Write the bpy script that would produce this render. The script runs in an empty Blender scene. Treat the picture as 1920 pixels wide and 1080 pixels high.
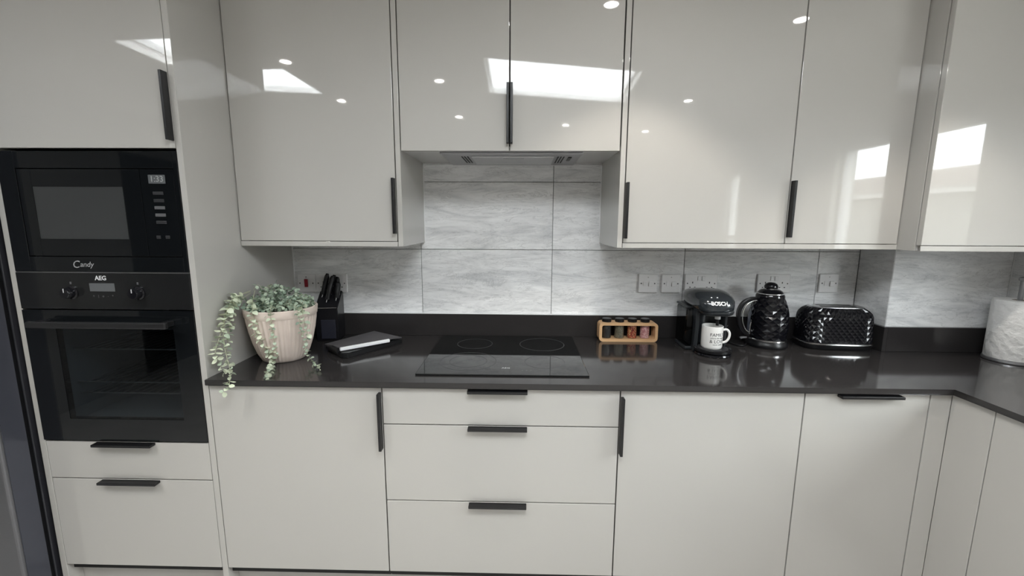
import bpy, bmesh, math, random
from mathutils import Vector, Matrix, Euler
from mathutils.geometry import tessellate_polygon
random.seed(7)
SC = bpy.context.scene
COL = SC.collection
PI = math.pi

# ------------------------------------------------------------------ camera
def setup_camera():
    cam = bpy.data.cameras.new('camera'); o = bpy.data.objects.new('camera', cam); COL.objects.link(o)
    yaw, pitch, roll, f = .021, -.1523, .0047, 797.76
    cy, sy, cp, sp = math.cos(yaw), math.sin(yaw), math.cos(pitch), math.sin(pitch)
    fwd = Vector((-sy*cp, cy*cp, sp)); right = Vector((cy, sy, 0)); up = right.cross(fwd)
    r2 = right*math.cos(roll) + up*math.sin(roll); u2 = up*math.cos(roll) - right*math.sin(roll)
    m = Matrix((( r2.x, u2.x, -fwd.x, .0271), (r2.y, u2.y, -fwd.y, -1.951), (r2.z, u2.z, -fwd.z, 1.4283), (0, 0, 0, 1)))
    o.matrix_world = m
    cam.sensor_width = 36; cam.lens = f*36/1920; cam.clip_start = .02
    SC.camera = o
setup_camera()

# ------------------------------------------------------------------ world, exposure
W = bpy.data.worlds.new('overcast_sky'); SC.world = W; W.use_nodes = True
SKY = 15.5
bg = W.node_tree.nodes['Background']; bg.inputs[0].default_value = (.93, .96, 1.0, 1); bg.inputs[1].default_value = SKY
SC.view_settings.view_transform = 'Standard'; SC.view_settings.look = 'None'
SC.view_settings.gamma = 1; SC.view_settings.use_curve_mapping = False
SC.view_settings.exposure = 0.38
DOWNLIGHT_W = 21.0
SHAFT = .05
ZC = 2.37                      # ceiling
XR = 2.0388                    # right wall
XL = -3.4                      # left wall
YF = -5.0                      # wall behind the camera
SKY1 = [(-.20, -1.40), (-.21, -2.06), (.83, -2.33), (.78, -1.64)]
SKY2 = [(-2.14, -1.62), (-2.13, -1.95), (-1.46, -2.09), (-1.47, -1.57)]
SPLAY = .20                    # flare added to the shafts, away from the kitchen wall, to brighten their reflections
def splayed(q):
    cy = sum(p[1] for p in q)/4
    return [(x, y-SPLAY if y < cy else y) for x, y in q]
WIN = (-1.64, -.93, 1.08, 1.90)     # y0 y1 z0 z1 of the window in the right wall
WIN2 = (-3.11, -2.84, .25, 1.89)

def portal(name, loc, rot, sx, sy):
    l = bpy.data.lights.new(name, 'AREA'); l.shape = 'RECTANGLE'; l.size = sx; l.size_y = sy
    l.cycles.is_portal = True
    o = bpy.data.objects.new(name, l); COL.objects.link(o); o.location = loc; o.rotation_euler = rot
portal('skylight_portal', (.30, -1.96, ZC+SHAFT-.01), (0, 0, 0), 1.15, 1.2)
portal('skylight_portal', (-1.80, -1.93, ZC+SHAFT-.01), (0, 0, 0), .8, .8)
portal('window_portal', (XR+.13, (WIN[0]+WIN[1])/2, (WIN[2]+WIN[3])/2), (0, PI/2, 0), .82, .71)
portal('window_portal', (XR+.13, (WIN2[0]+WIN2[1])/2, (WIN2[2]+WIN2[3])/2), (0, PI/2, 0), 1.64, .27)

# ------------------------------------------------------------------ materials
def s2l(c):
    return tuple((x/12.92 if x <= .04045 else ((x+.055)/1.055)**2.4) for x in c)
def hexc(r, g, b): return s2l((r/255, g/255, b/255))
MATS = {}
def M(name, col, rough=.5, metal=0., ior=1.5, coat=0., trans=0., bump=None, noise=None, emit=None, alpha=None, spec=None):
    """procedural material; noise=(scale, amount, stretch xyz) colour variation, bump=(scale, strength, stretch)"""
    if name in MATS: return MATS[name]
    m = bpy.data.materials.new(name); m.use_nodes = True; MATS[name] = m
    nt = m.node_tree; b = nt.nodes['Principled BSDF']
    b.inputs['Base Color'].default_value = (*col, 1); b.inputs['Roughness'].default_value = rough
    b.inputs['Metallic'].default_value = metal; b.inputs['IOR'].default_value = ior
    b.inputs['Coat Weight'].default_value = coat; b.inputs['Coat Roughness'].default_value = .03
    b.inputs['Transmission Weight'].default_value = trans
    if spec is not None: b.inputs['Specular IOR Level'].default_value = spec
    if emit: b.inputs['Emission Color'].default_value = (*emit[0], 1); b.inputs['Emission Strength'].default_value = emit[1]
    tc = nt.nodes.new('ShaderNodeTexCoord')
    def tex(scale, st, detail=4):
        mp = nt.nodes.new('ShaderNodeMapping'); mp.inputs['Scale'].default_value = st
        nt.links.new(tc.outputs['Object'], mp.inputs['Vector'])
        n = nt.nodes.new('ShaderNodeTexNoise'); n.inputs['Scale'].default_value = scale; n.inputs['Detail'].default_value = detail
        nt.links.new(mp.outputs['Vector'], n.inputs['Vector']); return n
    n = noise or (30, .04, (1, 1, 1))
    t = tex(n[0], n[2]); mx = nt.nodes.new('ShaderNodeMix'); mx.data_type = 'RGBA'
    a = n[1]
    mx.inputs[6].default_value = (*[max(0, c*(1-a)) for c in col], 1); mx.inputs[7].default_value = (*[min(1, c*(1+a)) for c in col], 1)
    nt.links.new(t.outputs['Fac'], mx.inputs[0]); nt.links.new(mx.outputs[2], b.inputs['Base Color'])
    if bump:
        t2 = tex(bump[0], bump[2] if len(bump) > 2 else (1, 1, 1)); bp = nt.nodes.new('ShaderNodeBump')
        bp.inputs['Strength'].default_value = bump[1]; bp.inputs['Distance'].default_value = .01
        nt.links.new(t2.outputs['Fac'], bp.inputs['Height']); nt.links.new(bp.outputs['Normal'], b.inputs['Normal'])
    return m
def clear_mat(name, tint, gloss_rough=.02, ior=1.45):
    """thin clear sheet: tinted transparency with a Fresnel reflection"""
    if name in MATS: return MATS[name]
    m = bpy.data.materials.new(name); m.use_nodes = True; MATS[name] = m
    nt = m.node_tree; nt.nodes.remove(nt.nodes['Principled BSDF']); out = nt.nodes['Material Output']
    tr = nt.nodes.new('ShaderNodeBsdfTransparent'); tr.inputs[0].default_value = (*tint, 1)
    gl = nt.nodes.new('ShaderNodeBsdfGlossy'); gl.inputs['Roughness'].default_value = gloss_rough
    lw = nt.nodes.new('ShaderNodeLayerWeight'); lw.inputs[0].default_value = .5      # Schlick from the facing angle, both sides alike
    pw = nt.nodes.new('ShaderNodeMath'); pw.operation = 'POWER'; pw.inputs[1].default_value = 5; nt.links.new(lw.outputs['Facing'], pw.inputs[0])
    fr = nt.nodes.new('ShaderNodeMath'); fr.operation = 'MULTIPLY_ADD'; fr.inputs[1].default_value = .96; fr.inputs[2].default_value = .04; nt.links.new(pw.outputs[0], fr.inputs[0])
    mx = nt.nodes.new('ShaderNodeMixShader'); nt.links.new(fr.outputs[0], mx.inputs[0])
    nt.links.new(tr.outputs[0], mx.inputs[1]); nt.links.new(gl.outputs[0], mx.inputs[2]); nt.links.new(mx.outputs[0], out.inputs[0])
    return m
def tile_mat():
    m = bpy.data.materials.new('grey_streaked_tile'); m.use_nodes = True
    nt = m.node_tree; b = nt.nodes['Principled BSDF']; L = nt.links.new
    tc = nt.nodes.new('ShaderNodeTexCoord'); oi = nt.nodes.new('ShaderNodeObjectInfo')
    ad = nt.nodes.new('ShaderNodeVectorMath'); ad.operation = 'MULTIPLY_ADD'
    ad.inputs[1].default_value = (1, 1, 1)
    sc = nt.nodes.new('ShaderNodeMath'); sc.operation = 'MULTIPLY'; sc.inputs[1].default_value = 17.0
    L(oi.outputs['Random'], sc.inputs[0]); L(tc.outputs['Object'], ad.inputs[0]); L(sc.outputs[0], ad.inputs[2])
    def noise(scale, st, detail, dist=0., rough=.55):
        mp = nt.nodes.new('ShaderNodeMapping'); mp.inputs['Scale'].default_value = st
        L(ad.outputs[0], mp.inputs['Vector']); n = nt.nodes.new('ShaderNodeTexNoise')
        n.inputs['Scale'].default_value = scale; n.inputs['Detail'].default_value = detail
        n.inputs['Distortion'].default_value = dist; n.inputs['Roughness'].default_value = rough
        L(mp.outputs[0], n.inputs['Vector']); return n
    n1 = noise(3.6, (1, 1, 5.0), 11, 1.0, .72)
    r1 = nt.nodes.new('ShaderNodeValToRGB'); e = r1.color_ramp.elements
    e[0].position = .34; e[0].color = (*hexc(206, 207, 208), 1); e[1].position = .66; e[1].color = (*hexc(250, 250, 250), 1)
    x = e.new(.5); x.color = (*hexc(234, 234, 234), 1)
    L(n1.outputs['Fac'], r1.inputs[0])
    n2 = noise(2.6, (1, 1, 6), 9, 1.8, .72)          # thin darker veins
    r2 = nt.nodes.new('ShaderNodeValToRGB'); e = r2.color_ramp.elements
    e[0].position = .485; e[0].color = (1, 1, 1, 1); e[1].position = .515; e[1].color = (1, 1, 1, 1)
    y = e.new(.50); y.color = (.72, .72, .72, 1)
    L(n2.outputs['Fac'], r2.inputs[0])
    n3 = noise(14, (1, 1, 3), 5, .4)
    r3 = nt.nodes.new('ShaderNodeValToRGB'); e = r3.color_ramp.elements
    e[0].position = .3; e[0].color = (.95, .95, .95, 1); e[1].position = .7; e[1].color = (1, 1, 1, 1); L(n3.outputs['Fac'], r3.inputs[0])
    m1 = nt.nodes.new('ShaderNodeMix'); m1.data_type = 'RGBA'; m1.blend_type = 'MULTIPLY'; m1.inputs[0].default_value = 1
    L(r1.outputs[0], m1.inputs[6]); L(r2.outputs[0], m1.inputs[7])
    m2 = nt.nodes.new('ShaderNodeMix'); m2.data_type = 'RGBA'; m2.blend_type = 'MULTIPLY'; m2.inputs[0].default_value = 1
    L(m1.outputs[2], m2.inputs[6]); L(r3.outputs[0], m2.inputs[7]); L(m2.outputs[2], b.inputs['Base Color'])
    b.inputs['Roughness'].default_value = .22
    bp = nt.nodes.new('ShaderNodeBump'); bp.inputs['Strength'].default_value = .06; bp.inputs['Distance'].default_value = .004
    L(n1.outputs['Fac'], bp.inputs['Height']); L(bp.outputs[0], b.inputs['Normal'])
    MATS['tile'] = m; return m
def speckle_mat(name, cols, scale, rough=.5):
    m = bpy.data.materials.new(name); m.use_nodes = True; MATS[name] = m
    nt = m.node_tree; b = nt.nodes['Principled BSDF']; L = nt.links.new
    tc = nt.nodes.new('ShaderNodeTexCoord'); v = nt.nodes.new('ShaderNodeTexVoronoi'); v.inputs['Scale'].default_value = scale
    L(tc.outputs['Object'], v.inputs['Vector'])
    r = nt.nodes.new('ShaderNodeValToRGB'); r.color_ramp.interpolation = 'CONSTANT'; e = r.color_ramp.elements
    sp = nt.nodes.new('ShaderNodeSeparateColor'); L(v.outputs['Color'], sp.inputs[0]); L(sp.outputs[0], r.inputs[0])
    while len(e) < len(cols): e.new(.5)
    for i, c in enumerate(cols): e[i].position = i/len(cols); e[i].color = (*c, 1)
    L(r.outputs[0], b.inputs['Base Color']); b.inputs['Roughness'].default_value = rough
    return m

DOOR = M('light_grey_gloss_lacquer', (.480, .465, .438), .035, noise=(2, .01, (1, 1, 1)), coat=.3)
CARC = M('grey_carcass_board', (.52, .515, .50), .25)
SHADOWGAP = M('painted_recess_shade', (.012, .012, .012), .7)  # shade in door gaps, slots and cavities put into a near-black colour
BLACK = M('black_anodised_handle', (.006, .006, .007), .38)
BLKGLASS = M('black_appliance_glass', (.006, .007, .008), .03, ior=1.5)
BLKPLASTIC = M('black_satin_plastic', (.008, .008, .009), .32, spec=.35)
BLKGLOSS = M('black_gloss_enamel', (.005, .005, .007), .06)
CHROME = M('polished_chrome', (.88, .88, .89), .2, 1.0)
STEEL = M('brushed_steel', (.55, .55, .56), .35, 1.0, noise=(60, .08, (1, 1, 20)))
WHITEP = M('white_socket_plastic', (.80, .79, .79), .22)
WORKTOP = M('dark_grey_quartz', hexc(47, 45, 45), .10, noise=(420, .22, (1, 1, 1)))
TILE = tile_mat()
GROUT = M('grey_grout', hexc(150, 150, 150), .8)
SEAL = M('white_silicone_seal', (.85, .85, .85), .3)
PAINT = M('off_white_wall_paint', (.80, .775, .74), .6, noise=(6, .03, (1, 1, 1)))
GREYWALL = M('grey_wall_paint', (.30, .295, .285), .6, noise=(6, .03, (1, 1, 1)))
TAUPE = M('taupe_wall_paint', (.46, .45, .43), .6, noise=(6, .03, (1, 1, 1)))
CEIL = M('white_ceiling_paint', (.88, .865, .84), .7)
FLOORM = M('grey_floor_tile_surface', (.58, .57, .555), .3, noise=(4, .2, (1, 3, 1)))
WHITEFR = M('white_window_frame', (.8, .8, .8), .3)
GLASS = clear_mat('window_glass', (.96, .98, .97))
LAMP = M('downlight_lens', (1, 1, 1), .4, emit=((1, .97, .92), 60.0))

# ------------------------------------------------------------------ mesh helpers
def wl(p):
    v = Vector((0, 0, 0))
    while p is not None: v += p.location; p = p.parent
    return v
def link(name, me, mat, parent=None, loc=(0, 0, 0), rot=(0, 0, 0)):
    o = bpy.data.objects.new(name, me); COL.objects.link(o)
    if mat is not None:
        if len(me.materials) == 0: me.materials.append(mat)
    o.parent = parent; o.location = loc; o.rotation_euler = rot
    return o
def finish(bm, name, smooth=False, angle=None):
    bmesh.ops.recalc_face_normals(bm, faces=bm.faces)
    me = bpy.data.meshes.new(name); bm.to_mesh(me); bm.free()
    if smooth:
        for p in me.polygons: p.use_smooth = True
        if angle: me.set_sharp_from_angle(angle=math.radians(angle))
    return me
def bm_box(bm, x0, x1, y0, y1, z0, z1, bevel=0., seg=2):
    v = [bm.verts.new(c) for c in ((x0, y0, z0), (x1, y0, z0), (x1, y1, z0), (x0, y1, z0), (x0, y0, z1), (x1, y0, z1), (x1, y1, z1), (x0, y1, z1))]
    fs = [bm.faces.new([v[i] for i in q]) for q in ((0, 3, 2, 1), (4, 5, 6, 7), (0, 1, 5, 4), (1, 2, 6, 5), (2, 3, 7, 6), (3, 0, 4, 7))]
    if bevel:
        es = list({e for f in fs for e in f.edges})
        bmesh.ops.bevel(bm, geom=es, offset=bevel, segments=seg, affect='EDGES', profile=.5)
def box(name, mat, parent, x0, x1, y0, y1, z0, z1, bevel=.0, seg=2, kind=None):
    """box given in world coordinates (parents carry translation only)"""
    bm = bmesh.new(); o = wl(parent)
    c = Vector(((x0+x1)/2, (y0+y1)/2, (z0+z1)/2))
    hx, hy, hz = abs(x1-x0)/2, abs(y1-y0)/2, abs(z1-z0)/2
    bm_box(bm, -hx, hx, -hy, hy, -hz, hz, bevel, seg)
    ob = link(name, finish(bm, name), mat, parent, c - o)
    if kind: ob['kind'] = kind
    return ob
def boxes(name, mat, parent, lst, bevel=0.):
    bm = bmesh.new(); o = wl(parent)
    for (x0, x1, y0, y1, z0, z1) in lst: bm_box(bm, x0-o.x, x1-o.x, y0-o.y, y1-o.y, z0-o.z, z1-o.z, bevel)
    return link(name, finish(bm, name), mat, parent)
def thing(name, label, cat, loc=(0, 0, 0), group=None, rotz=0):
    o = bpy.data.objects.new(name, None); COL.objects.link(o); o.location = loc; o.rotation_euler = (0, 0, rotz)
    o.empty_display_size = .05
    o['label'] = label; o['category'] = cat
    if group: o['group'] = group
    return o
def tag(o, label, cat, group=None):
    o['label'] = label; o['category'] = cat
    if group: o['group'] = group
    return o
def lathe(prof, n=40, cap=True, rfun=None):
    """prof list of (r, z); closed at ends if r==0"""
    bm = bmesh.new(); rings = []
    for (r, z) in prof:
        if r < 1e-6: rings.append([bm.verts.new((0, 0, z))])
        else: rings.append([bm.verts.new(((r*(rfun(2*PI*i/n, z) if rfun else 1))*math.cos(2*PI*i/n), (r*(rfun(2*PI*i/n, z) if rfun else 1))*math.sin(2*PI*i/n), z)) for i in range(n)])
    for a, b in zip(rings, rings[1:]):
        for i in range(n):
            j = (i+1) % n
            if len(a) == 1 and len(b) == 1: continue
            if len(a) == 1: bm.faces.new((a[0], b[i], b[j]))
            elif len(b) == 1: bm.faces.new((a[i], a[j], b[0]))
            else: bm.faces.new((a[i], a[j], b[j], b[i]))
    if cap:
        for rg in (rings[0], rings[-1]):
            if len(rg) > 1: bm.faces.new(rg)
    return bm
def cyl(name, mat, parent, loc, r, h, n=24, axis='z', bevel=0., rot=None):
    pr = [(r, 0), (r, h)] if not bevel else [(r-bevel, 0), (r, bevel), (r, h-bevel), (r-bevel, h)]
    bm = lathe(pr, n)
    ob = link(name, finish(bm, name, True, 35), mat, parent, loc)
    ob.rotation_euler = rot if rot else {'z': (0, 0, 0), 'y': (PI/2, 0, 0), 'x': (0, PI/2, 0)}[axis]
    return ob
def bm_tube(bm, pts, r, n=8, closed=False):
    pts = [Vector(p) for p in pts]; rings = []
    N = len(pts)
    rr = r if isinstance(r, (list, tuple)) else [r]*N
    up = Vector((0, 0, 1)); prevx = None
    for i, p in enumerate(pts):
        if closed: t = (pts[(i+1) % N]-pts[i-1]).normalized()
        else: t = (pts[min(i+1, N-1)]-pts[max(i-1, 0)]).normalized()
        if prevx is None:
            a = up if abs(t.z) < .9 else Vector((1, 0, 0)); x = t.cross(a).normalized()
        else: x = (prevx - t*prevx.dot(t)).normalized()
        prevx = x; y = t.cross(x)
        rings.append([bm.verts.new(p + (x*math.cos(2*PI*k/n)+y*math.sin(2*PI*k/n))*rr[i]) for k in range(n)])
    pairs = list(zip(rings, rings[1:])) + ([(rings[-1], rings[0])] if closed else [])
    for a, b in pairs:
        for k in range(n): bm.faces.new((a[k], a[(k+1) % n], b[(k+1) % n], b[k]))
    if not closed: bm.faces.new(rings[0]); bm.faces.new(rings[-1])
def tube(name, mat, parent, pts, r, n=8, closed=False):
    bm = bmesh.new(); bm_tube(bm, pts, r, n, closed)
    return link(name, finish(bm, name, True, 50), mat, parent)
def smooth_path(pts, sub=6):
    pts = [Vector(p) for p in pts]; out = []
    for i in range(len(pts)-1):
        p0 = pts[max(i-1, 0)]; p1 = pts[i]; p2 = pts[i+1]; p3 = pts[min(i+2, len(pts)-1)]
        for k in range(sub):
            t = k/sub
            out.append(.5*((2*p1)+(p2-p0)*t+(2*p0-5*p1+4*p2-p3)*t*t+(3*p1-p0-3*p2+p3)*t**3))
    out.append(pts[-1]); return out
def text_mesh(txt, size, extrude=.0003, align='CENTER', shear=0., bold=0., space=1.):
    c = bpy.data.curves.new('lettering', 'FONT'); c.body = txt; c.size = size; c.extrude = extrude; c.align_x = align; c.align_y = 'CENTER'
    c.shear = shear; c.offset = bold; c.space_character = space; c.resolution_u = 3
    o = bpy.data.objects.new('lettering', c); COL.objects.link(o)
    bpy.context.view_layer.update()
    me = bpy.data.meshes.new_from_object(o.evaluated_get(bpy.context.evaluated_depsgraph_get()))
    bpy.data.objects.remove(o); bpy.data.curves.remove(c)
    me.materials.clear()
    return me
def lettering(name, txt, size, mat, parent, world, facing='front', **kw):
    me = text_mesh(txt, size, **kw)
    o = link(name, me, mat, parent, Vector(world)-wl(parent))
    o.rotation_euler = (PI/2, 0, 0) if facing == 'front' else (0, 0, 0)
    return o
def poly_prism(name, mat, parent, pts2, z0, z1, bevel=0.):
    bm = bmesh.new(); o = wl(parent)
    a = [bm.verts.new((x-o.x, y-o.y, z0-o.z)) for x, y in pts2]; b = [bm.verts.new((x-o.x, y-o.y, z1-o.z)) for x, y in pts2]
    bm.faces.new(a); bm.faces.new(b); n = len(a)
    for i in range(n): bm.faces.new((a[i], a[(i+1) % n], b[(i+1) % n], b[i]))
    if bevel: bmesh.ops.bevel(bm, geom=bm.edges[:], offset=bevel, segments=2, affect='EDGES')
    return link(name, finish(bm, name), mat, parent)

# ------------------------------------------------------------------ main dimensions (metres)
YB = -.5963; YW = -.36; YWT = -.612; ZWT = .9027; ZUP = 1.0067
XT1 = -1.0318
XD = [-1.0318, -.4391, .3618, .9679, 1.3737, 1.4432]
ZD0, ZD1 = .180, .8785
ZWB, ZHB = 1.3375, 1.6826
XW0, XW1, XH0, XH1, XW2, XW3, XW4 = -1.0300, -.4345, -.4123, .3789, .4024, .9937, 1.4005
YR = -.4529; YS = -.1814; XS = 1.5536
X0T, Z0T = .1693, 1.3059
ZTOP = 2.27

# ------------------------------------------------------------------ the setting
def structure(o): o['kind'] = 'structure'; return o
def wall_with_holes(name, mat, outer, holes, thick, fixed, sgn):
    """wall in the plane x = fixed, outline and holes in (y, z), thickness along sgn*x"""
    bm = bmesh.new()
    ptsall = [Vector((y, z, 0)) for loop in [outer]+holes for (y, z) in loop]
    tris = tessellate_polygon([[Vector((y, z, 0)) for y, z in loop] for loop in [outer]+holes])
    fr = [bm.verts.new((fixed, p.x, p.y)) for p in ptsall]; bk = [bm.verts.new((fixed+sgn*thick, p.x, p.y)) for p in ptsall]
    for t in tris:
        bm.faces.new([fr[i] for i in t]); bm.faces.new([bk[i] for i in t])
    k = 0
    for loop in [outer]+holes:
        n = len(loop)
        for i in range(n): bm.faces.new((fr[k+i], fr[k+(i+1) % n], bk[k+(i+1) % n], bk[k+i]))
        k += n
    return structure(link(name, finish(bm, name), mat))
def rect(y0, y1, z0, z1): return [(y0, z0), (y1, z0), (y1, z1), (y0, z1)]

structure(box('floor', FLOORM, None, XL-.1, XR+.1, YF-.1, .12, -.05, 0))
wb = structure(box('wall_back', GROUT, None, XL-.1, XR+.2, .009, .12, 0, ZC))
structure(box('wall_front', PAINT, None, XL-.1, XR+.2, YF-.12, YF, 0, ZC))
wall_with_holes('wall_right', TAUPE, rect(YF, .009, 0, ZC), [rect(*WIN), rect(*WIN2)], .14, XR, 1)
DOORWAY = (-3.95, -2.92, .0, 2.02)
wall_with_holes('wall_left', GREYWALL, [(YF, 0), (DOORWAY[0], 0), (DOORWAY[0], DOORWAY[3]), (DOORWAY[1], DOORWAY[3]), (DOORWAY[1], 0), (.009, 0), (.009, ZC), (YF, ZC)], [], .12, XL, -1)
hall = M('hallway_dark_shade', (.10, .10, .10), .8)  # the hall's dimness is put into its dark colour
boxes('wall_hallway', hall, None, [(XL-1.6, XL-1.5, -4.6, -2.2, 0, ZC), (XL-1.6, XL-.12, -4.6, -4.5, 0, ZC), (XL-1.6, XL-.12, -2.3, -2.2, 0, ZC), (XL-1.6, XL-.12, -4.6, -2.2, ZC, ZC+.05), (XL-1.6, XL-.12, -4.6, -2.2, -.05, 0)])['kind'] = 'structure'

def ceiling():
    outer = [(XL-.1, YF-.1), (XR+.2, YF-.1), (XR+.2, .12), (XL-.1, .12)]
    loops = [outer, SKY1, SKY2]
    tris = tessellate_polygon([[Vector((x, y, 0)) for x, y in l] for l in loops])
    pts = [p for l in loops for p in l]; ptt = [p for l in [outer, splayed(SKY1), splayed(SKY2)] for p in l]
    bm = bmesh.new(); v = [bm.verts.new((x, y, ZC)) for x, y in pts]; w = [bm.verts.new((x, y, ZC+SHAFT)) for x, y in ptt]
    for t in tris: bm.faces.new([v[i] for i in t]); bm.faces.new([w[i] for i in t])
    k = 0
    for l in loops:
        n = len(l)
        for i in range(n): bm.faces.new((v[k+i], v[k+(i+1) % n], w[k+(i+1) % n], w[k+i]))
        k += n
    structure(link('ceiling', finish(bm, 'ceiling'), CEIL))
ceiling()
def skylight(name, quad):
    cx = sum(p[0] for p in quad)/4; cy = sum(p[1] for p in quad)/4
    def grow(s): return [(cx+(x-cx)*s, cy+(y-cy)*s) for x, y in quad]
    bm = bmesh.new(); a = grow(1.06); b = grow(.97)
    va = [bm.verts.new((x, y, ZC+SHAFT)) for x, y in a]; vb = [bm.verts.new((x, y, ZC+SHAFT)) for x, y in b]
    vc = [bm.verts.new((x, y, ZC+SHAFT+.04)) for x, y in a]; vd = [bm.verts.new((x, y, ZC+SHAFT+.04)) for x, y in b]
    for i in range(4):
        j = (i+1) % 4
        for q in ((va[i], va[j], vb[j], vb[i]), (vc[i], vc[j], vd[j], vd[i]), (va[i], va[j], vc[j], vc[i]), (vb[i], vb[j], vd[j], vd[i])): bm.faces.new(q)
    f = structure(link(name, finish(bm, name), WHITEFR))
    bm = bmesh.new(); bm.faces.new([bm.verts.new((x, y, ZC+SHAFT+.025)) for x, y in grow(.985)])
    link('pane', finish(bm, 'pane'), GLASS, f)
skylight('window_3', splayed(SKY1)); skylight('window_4', splayed(SKY2))
def window(name, w, fr=.05):
    y0, y1, z0, z1 = w; x0, x1 = XR+.05, XR+.11
    f = structure(boxes(name, WHITEFR, None, [(x0, x1, y0-.0, y0+fr*.35, z0, z1), (x0, x1, y1-fr*.35, y1, z0, z1), (x0, x1, y0, y1, z0, z0+fr), (x0, x1, y0, y1, z1-fr*.3, z1)]))
    box('pane', GLASS, f, x0+.028, x0+.032, y0+.01, y1-.01, z0+.02, z1-.01)
    return f
w1 = window('window_1', WIN); box('window_sill', WHITEFR, w1, XR-.03, XR+.05, WIN[0]-.02, WIN[1]+.02, WIN[2]-.02, WIN[2]+.004, .004)
w2 = window('door_1', WIN2); box('glazing_bar', WHITEFR, w2, XR+.05, XR+.11, WIN2[0], WIN2[1], 1.28, 1.32)

# tiles: each one a piece of the wall
def tile(parent, x0, x1, z0, z1, yf=0., th=.009):
    g = .0011
    box('tile', TILE, parent, x0+g, x1-g, yf, yf+th, z0+g, z1-g, .0012, 1)
cols = [X0T+.602*k for k in range(-3, 4)]
rows = [Z0T-.302, Z0T, Z0T+.302, Z0T+.604]
for a, b in zip(cols, cols[1:]):
    for c, d_ in zip(rows, rows[1:]):
        x0, x1, z0, z1 = max(a, XT1+.001), min(b, XS), max(c, ZUP-.004), d_
        if x1-x0 < .02: continue
        if z0 > 1.6 and (x1 < -.44 or x0 > .40): continue
        tile(wb, x0, x1, z0, z1)
# boxed-out pipe chase in the corner
bx = structure(box('wall_boxing', GROUT, None, XS+.009, XR-.0005, YS+.009, .0085, 0, ZC))
box('tile', TILE, bx, XS+.0015, XR-.0115, YS, YS+.009, ZUP-.004, 1.45, .0012, 1)
bm = bmesh.new(); bm_box(bm, -.0045, .0045, -(0-YS)/2+.001, (0-YS)/2-.001, -.24, .24, .0012, 1)
link('tile', finish(bm, 'tile'), TILE, bx, Vector((XS+.0045, (YS)/2+.0005, ZUP-.004+.24))-wl(bx))
wr = bpy.data.objects['wall_right']
for k in range(2):
    y1 = YS-.003-.602*k; y0 = max(y1-.60, WIN[1]+.02)
    box('tile', TILE, wr, XR-.010, XR-.001, y0, y1, ZUP-.004, 1.40, .0012, 1)
    if y0 > WIN[1]+.1: continue
    break
# white silicone seals round the tiled recess and at the tall cabinet
structure(boxes('trim_1', SEAL, None, [(-.4145, -.4105, -.004, .0, 1.34, ZHB), (.3785, .3825, -.004, .0, 1.34, ZHB), (-.4145, .3825, -.004, .0, ZHB-.004, ZHB-.0002)]))
structure(boxes('trim_2', SEAL, None, [(XT1, XT1+.004, -.004, .0, ZUP, 1.34), (XR-.012, XR-.008, YS-.004, YS, ZUP, 1.40)]))
structure(boxes('trim_3', M('pale_tile_edge', (.75, .75, .76), .3), None, [(XT1, XS, -.0165, -.0005, ZUP, ZUP+.0022)]))

# outside, seen through the window reflections
GR = M('garden_paving', (.30, .29, .27), .9, noise=(3, .2, (1, 1, 1)))
structure(box('ground', GR, None, -25, 25, -25, 25, -.30, -.12))
def neighbour():
    t = thing('neighbouring_house', 'low pale rendered house with brown pitched roof outside window', 'house', (7.5, -3.0, -.12))
    wallm = M('pale_render', (.15, .145, .13), .9, noise=(5, .15, (1, 1, 1)))
    box('house_wall', wallm, t, 7.0, 11, -12, 6, -.12, 1.95)
    box('fascia_board', M('dimmed_fascia', (.38, .37, .36), .6), t, 6.85, 7.0, -12.2, 6.2, 1.94, 2.04)  # white fascia coloured grey to hold down its reflected brightness
    bm = bmesh.new(); o = wl(t)
    pr = [(6.8, 2.04), (11.2, 2.04), (9.0, 2.62)]
    A = [bm.verts.new((x-o.x, -12.3-o.y, z-o.z)) for x, z in pr]; B = [bm.verts.new((x-o.x, 6.3-o.y, z-o.z)) for x, z in pr]
    bm.faces.new(A); bm.faces.new(B)
    for i in range(3): bm.faces.new((A[i], A[(i+1) % 3], B[(i+1) % 3], B[i]))
    link('roof', finish(bm, 'roof'), M('brown_roof_tiles', (.075, .055, .048), .9, noise=(6, .5, (1, 4, 1))), t)
neighbour()

# ------------------------------------------------------------------ downlights
DL = [((.41, -.79), 'above the hob cupboards'), ((1.32, -.94), 'above the kettle corner'), ((-.53, -1.79), 'beside the large skylight'), ((-.54, -2.77), 'behind the large skylight'),
      ((.45, -3.10), ''), ((1.31, -2.27), ''), ((1.30, -3.39), ''), ((-1.38, -1.44), ''), ((-1.39, -2.26), '')]
for (x, y), where in DL:
    t = thing('downlight', 'small round recessed white ceiling downlight, switched on', 'light', (x, y, ZC), 'recessed ceiling downlights')
    link('bezel', finish(lathe([(.030, -.001), (.043, -.001), (.041, -.005), (.031, -.005), (.030, -.001)], 28, False), 'bezel', True, 40), WHITEFR, t)
    cyl('lens', LAMP, t, (0, 0, -.004), .030, .003, 24)
    l = bpy.data.lights.new('downlight_lamp', 'SPOT'); l.energy = DOWNLIGHT_W; l.color = (1, .93, .83); l.spot_size = math.radians(86); l.spot_blend = .35; l.shadow_soft_size = .03
    lo = bpy.data.objects.new('downlight_lamp', l); COL.objects.link(lo); lo.parent = t; lo.location = (0, 0, -.012)

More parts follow.
